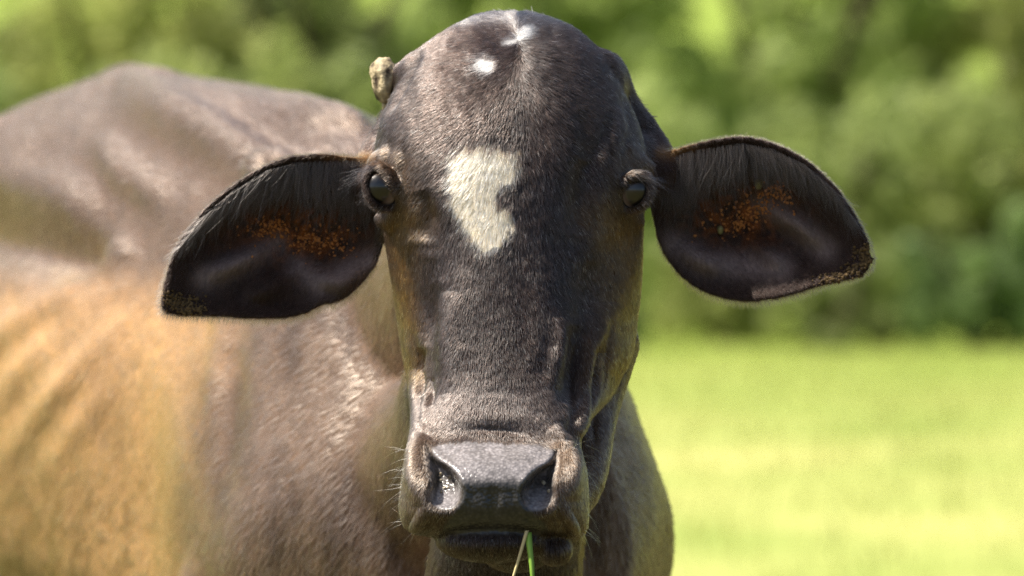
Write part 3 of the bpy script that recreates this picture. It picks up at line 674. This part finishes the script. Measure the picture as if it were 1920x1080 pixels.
# whiskers on the muzzle
n = 90; q = np.stack([np.where(rng.random(n) < .5, rng.uniform(752, 790, n), rng.uniform(1060, 1098, n)), rng.uniform(830, 1000, n)], 1); sg = np.sign(q[:, 0] - 925)
yy_ = -.095 - .02 * (1 - np.abs(np.abs(q[:, 0] - 925) - 140) / 60)
make_fur('whiskers', W(q[:, 0], q[:, 1], yy_), np.stack([sg * 1.0, rng.normal(-.4, .3, n), rng.normal(-.25, .35, n)], 1), np.stack([sg * .6, -.8 * np.ones(n), 0 * sg], 1), rng.uniform(.012, .032, n), np.full(n, .00011), np.tile([.5, .4, .28], (n, 1)), bodyo, lift=.3, npt=5, grav=.4)
# stray hairs on the shoulder edge are lost in the blur; none are built there

# ------------------------------------------------------------------ wax flakes, mud crumbs and nostril crust (tiny, uncountable)
def flakes(name, spots, size, mat, parent, flat=.45):
    V, F = [], []; base, bf = uv_sphere((0, 0, 0), 1, 7, 4)
    for P0 in spots:
        s = random.uniform(*size); rot = rng.normal(size=(3, 3)); qm, _ = np.linalg.qr(rot)
        v = base * np.array([s, s * random.uniform(.5, .9), s * flat]) @ qm.T + P0
        F += [[i + len(V) * len(base) for i in f_] for f_ in bf]; V.append(v)
    o = new_mesh(name, np.vstack(V), F, mat, parent); o['kind'] = 'stuff'; return o
from mathutils.bvhtree import BVHTree
bv = BVHTree.FromPolygons([tuple(p) for p in co[:]], [tuple(t) for t in tri[(area > 0)]]) if False else None
dg = bpy.context.evaluated_depsgraph_get(); dg.update()
def hit(px_, py_, ymax=9):
    o_ = camo.location; t_ = Vector(W(px_, py_, 0.0)); ok, loc, nn, _ = bodyo.ray_cast(o_, (t_ - o_).normalized())
    return (np.array(loc), np.array(nn)) if ok else (None, None)
def spots(n, fn):
    out = []
    while len(out) < n:
        x, y = fn(); l, nn = hit(x, y)
        if l is not None and l[1] < .25: out.append(l + nn * .0006)
    return out
def along(line, sx):
    L_ = np.array(line, float)
    def f():
        t = random.random() * (len(L_) - 1); i = int(t); p = L_[i] + (L_[i + 1] - L_[i]) * (t - i); return p[0] + random.gauss(0, sx), p[1] + random.gauss(0, sx * .8)
    return f
wl = spots(130, along([(470, 440), (520, 425), (560, 450), (620, 445), (650, 460)], 22)) + spots(90, along([(475, 428), (510, 418), (535, 432)], 9)) + spots(110, along([(555, 470), (580, 440), (600, 462), (640, 455)], 10))
wr = spots(120, along([(1320, 430), (1370, 415), (1410, 395), (1450, 370), (1400, 380)], 20)) + spots(110, along([(1375, 440), (1400, 405), (1420, 385)], 9)) + spots(80, along([(1440, 380), (1458, 350), (1475, 375)], 9))
flakes('earwax', wl + wr, (.0006, .0024), M['wax'], bodyo)
flakes('mud_crumbs', spots(240, along([(312, 560), (340, 575), (375, 580)], 13)) + spots(300, along([(1540, 528), (1590, 515), (1625, 485), (1622, 465)], 9)), (.0008, .0024), M['mud'], bodyo, .7)
flakes('nostril_crust', spots(7, along([(818, 900), (830, 892), (845, 898), (835, 915)], 6)) + spots(4, along([(1015, 905), (1022, 915)], 6)), (.001, .0026), M['nostril_crust'], bodyo, .7)
# two swollen ticks inside one ear: things that sit on the cow
for (x, y, s, lab) in ((1424, 342, .0058, 'larger olive tick high inside the ear beside orange wax flakes'), (1350, 431, .0046, 'smaller pale tick low inside the ear among orange wax flakes')):
    l, nn = hit(x, y); v, f = uv_sphere((0, 0, 0), s, 16, 10, (.7, .55, 1)); v = v * (1 + .08 * np.sin(v[:, 2:3] / s * 5))
    t_ = new_mesh('tick', v, f, M['tick']); t_.location = l + nn * s * .4; tag(t_, lab, 'tick', 'ticks inside the cow ear')
# grass held in the mouth
def ribbon(name, line, wid, mat, y0, thick=.0008):
    L_ = np.array(line, float); n = len(L_); t = np.linspace(0, n - 1, 14); X = np.interp(t, range(n), L_[:, 0]); Y = np.interp(t, range(n), L_[:, 1]); V, F = [], []
    for i in range(14):
        w = wid * (1 - .45 * i / 13) ; c = W(X[i], Y[i], y0 - .012 * math.sin(i / 13 * 1.5))
        for a, b_ in ((-1, 0), (0, -.6), (1, 0), (0, 1)): V.append(c + np.array([a * w, b_ * max(thick, w * .35), 0]))
    for i in range(13):
        for j in range(4): k = (j + 1) % 4; F.append((i*4+j, i*4+k, i*4+4+k, i*4+4+j))
    F += [(3, 2, 1, 0), (52, 53, 54, 55)]
    return new_mesh(name, V, F, mat)
tag(ribbon('straw_stalk', [(988, 995), (975, 1040), (960, 1090), (948, 1130)], .0018, M['straw'], -.152), 'thin dry straw stalk hanging from the cow mouth', 'straw')
gb = tag(ribbon('grass_blade', [(990, 998), (993, 1025), (997, 1060), (999, 1090)], .0034, M['blade'], -.150), 'fresh green grass blade hanging from the cow mouth', 'grass blade')

# ------------------------------------------------------------------ pasture and the bank of shrubs behind it
def ground_z(x, y):
    y = np.asarray(y, float); x = np.asarray(x, float)
    z = np.interp(y, [-400, 4, 8, 40, 60, 70, 110, 400], [0, 0, .02, .47, 1.1, 3.0, 20, 60])
    return z + .05 * np.sin(x * .13 + 1) * smooth01(6, 14, y) * smooth01(60, 45, y)
gx = np.unique(np.r_[np.linspace(-400, -40, 19), np.linspace(-40, 40, 81), np.linspace(40, 400, 19)])
gy = np.unique(np.r_[np.linspace(-400, -20, 15), np.linspace(-20, 70, 91), np.linspace(70, 400, 34)])
V = [(x, y, float(ground_z(x, y))) for y in gy for x in gx]; nx = len(gx)
F = [(j*nx+i, j*nx+i+1, (j+1)*nx+i+1, (j+1)*nx+i) for j in range(len(gy)-1) for i in range(nx-1)]
m, nt, b = mat_new('pasture'); tc = nd(nt, 'ShaderNodeTexCoord')
n1 = nd(nt, 'ShaderNodeTexNoise'); n1.inputs['Scale'].default_value = .4; n1.inputs['Detail'].default_value = 5
n2 = nd(nt, 'ShaderNodeTexNoise'); n2.inputs['Scale'].default_value = 6; n2.inputs['Detail'].default_value = 6
for n_ in (n1, n2): nt.links.new(tc.outputs['Object'], n_.inputs['Vector'])
cr = nd(nt, 'ShaderNodeValToRGB'); cr.color_ramp.elements[0].position = .34; cr.color_ramp.elements[0].color = (.18, .26, .04, 1); cr.color_ramp.elements[1].position = .66; cr.color_ramp.elements[1].color = (.45, .43, .14, 1)
mxn = nd(nt, 'ShaderNodeMix'); mxn.inputs[0].default_value = .12; nt.links.new(n1.outputs[0], mxn.inputs[2]); nt.links.new(n2.outputs[0], mxn.inputs[3])
nt.links.new(mxn.outputs[0], cr.inputs[0])
sp = nd(nt, 'ShaderNodeSeparateXYZ'); nt.links.new(tc.outputs['Object'], sp.inputs[0])
ad = nd(nt, 'ShaderNodeMath', operation='MULTIPLY_ADD'); nt.links.new(n1.outputs[0], ad.inputs[0]); ad.inputs[1].default_value = 4; nt.links.new(sp.outputs[1], ad.inputs[2])
nr = nd(nt, 'ShaderNodeMapRange'); nr.inputs[1].default_value = 6; nr.inputs[2].default_value = 13; nt.links.new(ad.outputs[0], nr.inputs[0])
cm = nd(nt, 'ShaderNodeMix', data_type='RGBA'); nt.links.new(nr.outputs[0], cm.inputs[0]); cm.inputs[6].default_value = (.075, .07, .025, 1); nt.links.new(cr.outputs[0], cm.inputs[7])  # unseen ground by the cow, darkened to cut green bounce light on it
nr2 = nd(nt, 'ShaderNodeMapRange'); nr2.inputs[1].default_value = 24; nr2.inputs[2].default_value = 42; nt.links.new(ad.outputs[0], nr2.inputs[0])
cm2 = nd(nt, 'ShaderNodeMix', data_type='RGBA'); nt.links.new(nr2.outputs[0], cm2.inputs[0]); nt.links.new(cm.outputs[2], cm2.inputs[6]); cm2.inputs[7].default_value = (.22, .29, .045, 1)
nt.links.new(cm2.outputs[2], b.inputs['Base Color'])
b.inputs['Roughness'].default_value = .8; b.inputs['Specular IOR Level'].default_value = .2
bp_ = nd(nt, 'ShaderNodeBump'); bp_.inputs['Strength'].default_value = .5; bp_.inputs['Distance'].default_value = .05; nt.links.new(n2.outputs[0], bp_.inputs['Height']); nt.links.new(bp_.outputs[0], b.inputs['Normal'])
tag(new_mesh('pasture', V, F, m), kind='structure')
# standing grass on the pasture
n = 30000; gxx = rng.uniform(-9, 9, n); gyy = 10 + 31 * rng.random(n) ** .8; gz = ground_z(gxx, gyy); hgt = rng.uniform(.04, .11, n); ta = rng.uniform(0, 2*np.pi, n); wd = .006
dx, dy = np.cos(ta) * wd, np.sin(ta) * wd; lx, ly = rng.normal(0, .03, n), rng.normal(0, .03, n)
v = np.stack([np.stack([gxx - dx, gyy - dy, gz - .01], 1), np.stack([gxx + dx, gyy + dy, gz - .01], 1), np.stack([gxx + lx, gyy + ly, gz + hgt], 1)], 1).reshape(-1, 3)
def leaf_mat(name, lo, hi, trans):
    m = bpy.data.materials.new(name); m.use_nodes = True; nt = m.node_tree; b = nt.nodes['Principled BSDF']; out = nt.nodes['Material Output']
    at = nd(nt, 'ShaderNodeAttribute', attribute_name='tone'); oi = nd(nt, 'ShaderNodeObjectInfo')
    cr = nd(nt, 'ShaderNodeValToRGB'); cr.color_ramp.elements[0].color = (*lo, 1); cr.color_ramp.elements[1].color = (*hi, 1); nt.links.new(at.outputs['Fac'], cr.inputs[0])
    hs = nd(nt, 'ShaderNodeHueSaturation'); mr = nd(nt, 'ShaderNodeMapRange'); mr.inputs[3].default_value = .465; mr.inputs[4].default_value = .525; nt.links.new(oi.outputs['Random'], mr.inputs[0]); nt.links.new(mr.outputs[0], hs.inputs['Hue'])
    nt.links.new(cr.outputs[0], hs.inputs['Color']); nt.links.new(hs.outputs[0], b.inputs['Base Color']); b.inputs['Roughness'].default_value = .5; b.inputs['Specular IOR Level'].default_value = .35
    tr = nd(nt, 'ShaderNodeBsdfTranslucent'); nt.links.new(hs.outputs[0], tr.inputs[0]); ms = nd(nt, 'ShaderNodeMixShader'); ms.inputs[0].default_value = trans
    nt.links.new(b.outputs[0], ms.inputs[1]); nt.links.new(tr.outputs[0], ms.inputs[2]); nt.links.new(ms.outputs[0], out.inputs['Surface']); M[name] = m; return m
leaf_mat('grass_leaf', (.27, .30, .06), (.42, .40, .12), .45)
leaf_mat('shrub_leaf', (.24, .32, .09), (.46, .56, .22), .6)
leaf_mat('yellow_leaf', (.32, .38, .10), (.56, .60, .23), .6)
leaf_mat('dark_leaf', (.12, .18, .055), (.32, .42, .14), .55)
g = new_mesh('grass', v, np.arange(n * 3).reshape(-1, 3).tolist(), M['grass_leaf']); tag(g, kind='stuff'); set_attr(g.data, 'tone', np.repeat(rng.random(n), 3))
tag(g, 'short sunlit pasture grass', 'grass')
simple('bark', (.10, .075, .05), .9, .2, (30, .8, .02), (.04, .03, .02))
def crown_mesh(name, nclump, leaves, rx, rz, seed):
    r = np.random.default_rng(seed); V, T = [], []
    for i in range(nclump):
        th, u = r.uniform(0, 2*np.pi), r.random(); q = r.random() ** .45
        c = np.array([rx * q * math.cos(th) * math.sqrt(1 - (u*.9) ** 2), rx * q * math.sin(th) * math.sqrt(1 - (u*.9) ** 2), rz * (.12 + .86 * u * (q * .5 + .5))])
        cr_ = r.uniform(.16, .30) * rx; tone = np.clip(r.normal(.5, .26), 0, 1)
        dv = r.normal(size=(leaves, 3)); dv /= np.linalg.norm(dv, axis=1)[:, None]; p = c + dv * cr_ * r.uniform(.55, 1.05, leaves)[:, None]
        a = r.normal(size=(leaves, 3)); a -= dv * (a * dv).sum(1)[:, None] * .6; a /= np.linalg.norm(a, axis=1)[:, None]; b_ = np.cross(a, dv + .4 * r.normal(size=(leaves, 3))); b_ /= np.linalg.norm(b_, axis=1)[:, None] + 1e-9
        s = r.uniform(.045, .10, leaves)[:, None] * (.6 + rx * .35)
        V.append(np.stack([p - a*s, p + b_*s*.45, p + a*s, p - b_*s*.45], 1).reshape(-1, 3)); T.append(np.repeat(np.clip(tone + r.normal(0, .16, leaves), 0, 1), 4))
    V = np.vstack(V); me = bpy.data.meshes.new(name); me.from_pydata([tuple(p) for p in V], [], np.arange(len(V)).reshape(-1, 4).tolist()); set_attr(me, 'tone', np.concatenate(T)); return me
def trunk_mesh(name, h, r0, rx, seed):
    r = np.random.default_rng(seed); s = Shells(); s.tube([(0, 0, -.1), (.03, 0, h*.3), (-.04, .05, h*.6)], [r0, r0*.8, r0*.5], N=8, sub=2)
    for i in range(5):
        a = r.uniform(0, 2*np.pi); s.tube([(0, 0, h*.25), (math.cos(a)*rx*.3, math.sin(a)*rx*.3, h*.5), (math.cos(a)*rx*.6, math.sin(a)*rx*.6, h*.8)], [r0*.6, r0*.4, r0*.15], N=6, sub=2)
    me = bpy.data.meshes.new(name); me.from_pydata([tuple(p) for p in np.vstack(s.v)], [], s.f); me.materials.append(M['bark']); return me
crowns = {}
for kind, rx, rz, nc in (('low', .85, 1.35, 34), ('mid', 1.25, 2.6, 48), ('tall', 2.0, 5.2, 80)):
    for sd_ in range(2): crowns[kind, sd_] = (crown_mesh('crown', nc, 130, rx, rz, 11 + sd_ * 7 + len(kind)), trunk_mesh('trunk', rz, .04 + rx * .05, rx, 3 + sd_))
def plant(name, kind, sd_, mat, x, y, sc_, label, cat, group):
    root = bpy.data.objects.new(name, None); C.objects.link(root); root.location = (x, y, float(ground_z(x, y)) - .05); root.rotation_euler.z = random.uniform(0, 6.28); root.scale = (sc_, sc_, sc_ * random.uniform(.9, 1.15))
    cm, tm = crowns[kind, sd_]
    c_ = bpy.data.objects.new('crown', cm.copy() if False else cm); C.objects.link(c_); c_.parent = root
    if not cm.materials: cm.materials.append(M['shrub_leaf'])
    c_.material_slots[0].link = 'OBJECT'; c_.material_slots[0].material = M[mat]
    t_ = bpy.data.objects.new('trunk', tm); C.objects.link(t_); t_.parent = root
    tag(root, label, cat, group); return root
PL = {'shrub_leaf': 'green', 'yellow_leaf': 'yellow-green', 'dark_leaf': 'dark green'}
for row, (kind, y0, step, sc_, nm, cat, grp, where) in enumerate((('low', 40.6, 1.15, .72, 'shrub', 'shrub', 'low shrubs along the pasture edge', 'low blurred {} shrub along the far edge of the pasture'), ('mid', 44.5, 1.7, 1.0, 'bush', 'bush', 'tall bushes behind the shrubs', 'tall blurred {} bush standing behind the low shrubs'), ('tall', 51, 2.7, 1.0, 'tree', 'tree', 'trees on the bank', 'leafy blurred {} tree on the bank above the bushes'))):
    W_ = 8.5 + .8 * row
    for i, x in enumerate(np.arange(-W_, W_, step)):
        mat = [['dark_leaf', 'shrub_leaf', 'dark_leaf', 'dark_leaf'], ['shrub_leaf', 'yellow_leaf', 'shrub_leaf', 'shrub_leaf', 'yellow_leaf'], ['yellow_leaf', 'shrub_leaf', 'yellow_leaf', 'dark_leaf', 'yellow_leaf']][row][i % (4, 5, 5)[row]]  # low row darkest: shadow at the hedge foot put into leaf colour
        plant(nm, kind, (i + row) % 2, mat, x + random.uniform(-.35, .35), y0 + random.uniform(-.6, .9), sc_ * random.uniform(.8, 1.2), where.format(PL[mat]), cat, grp)
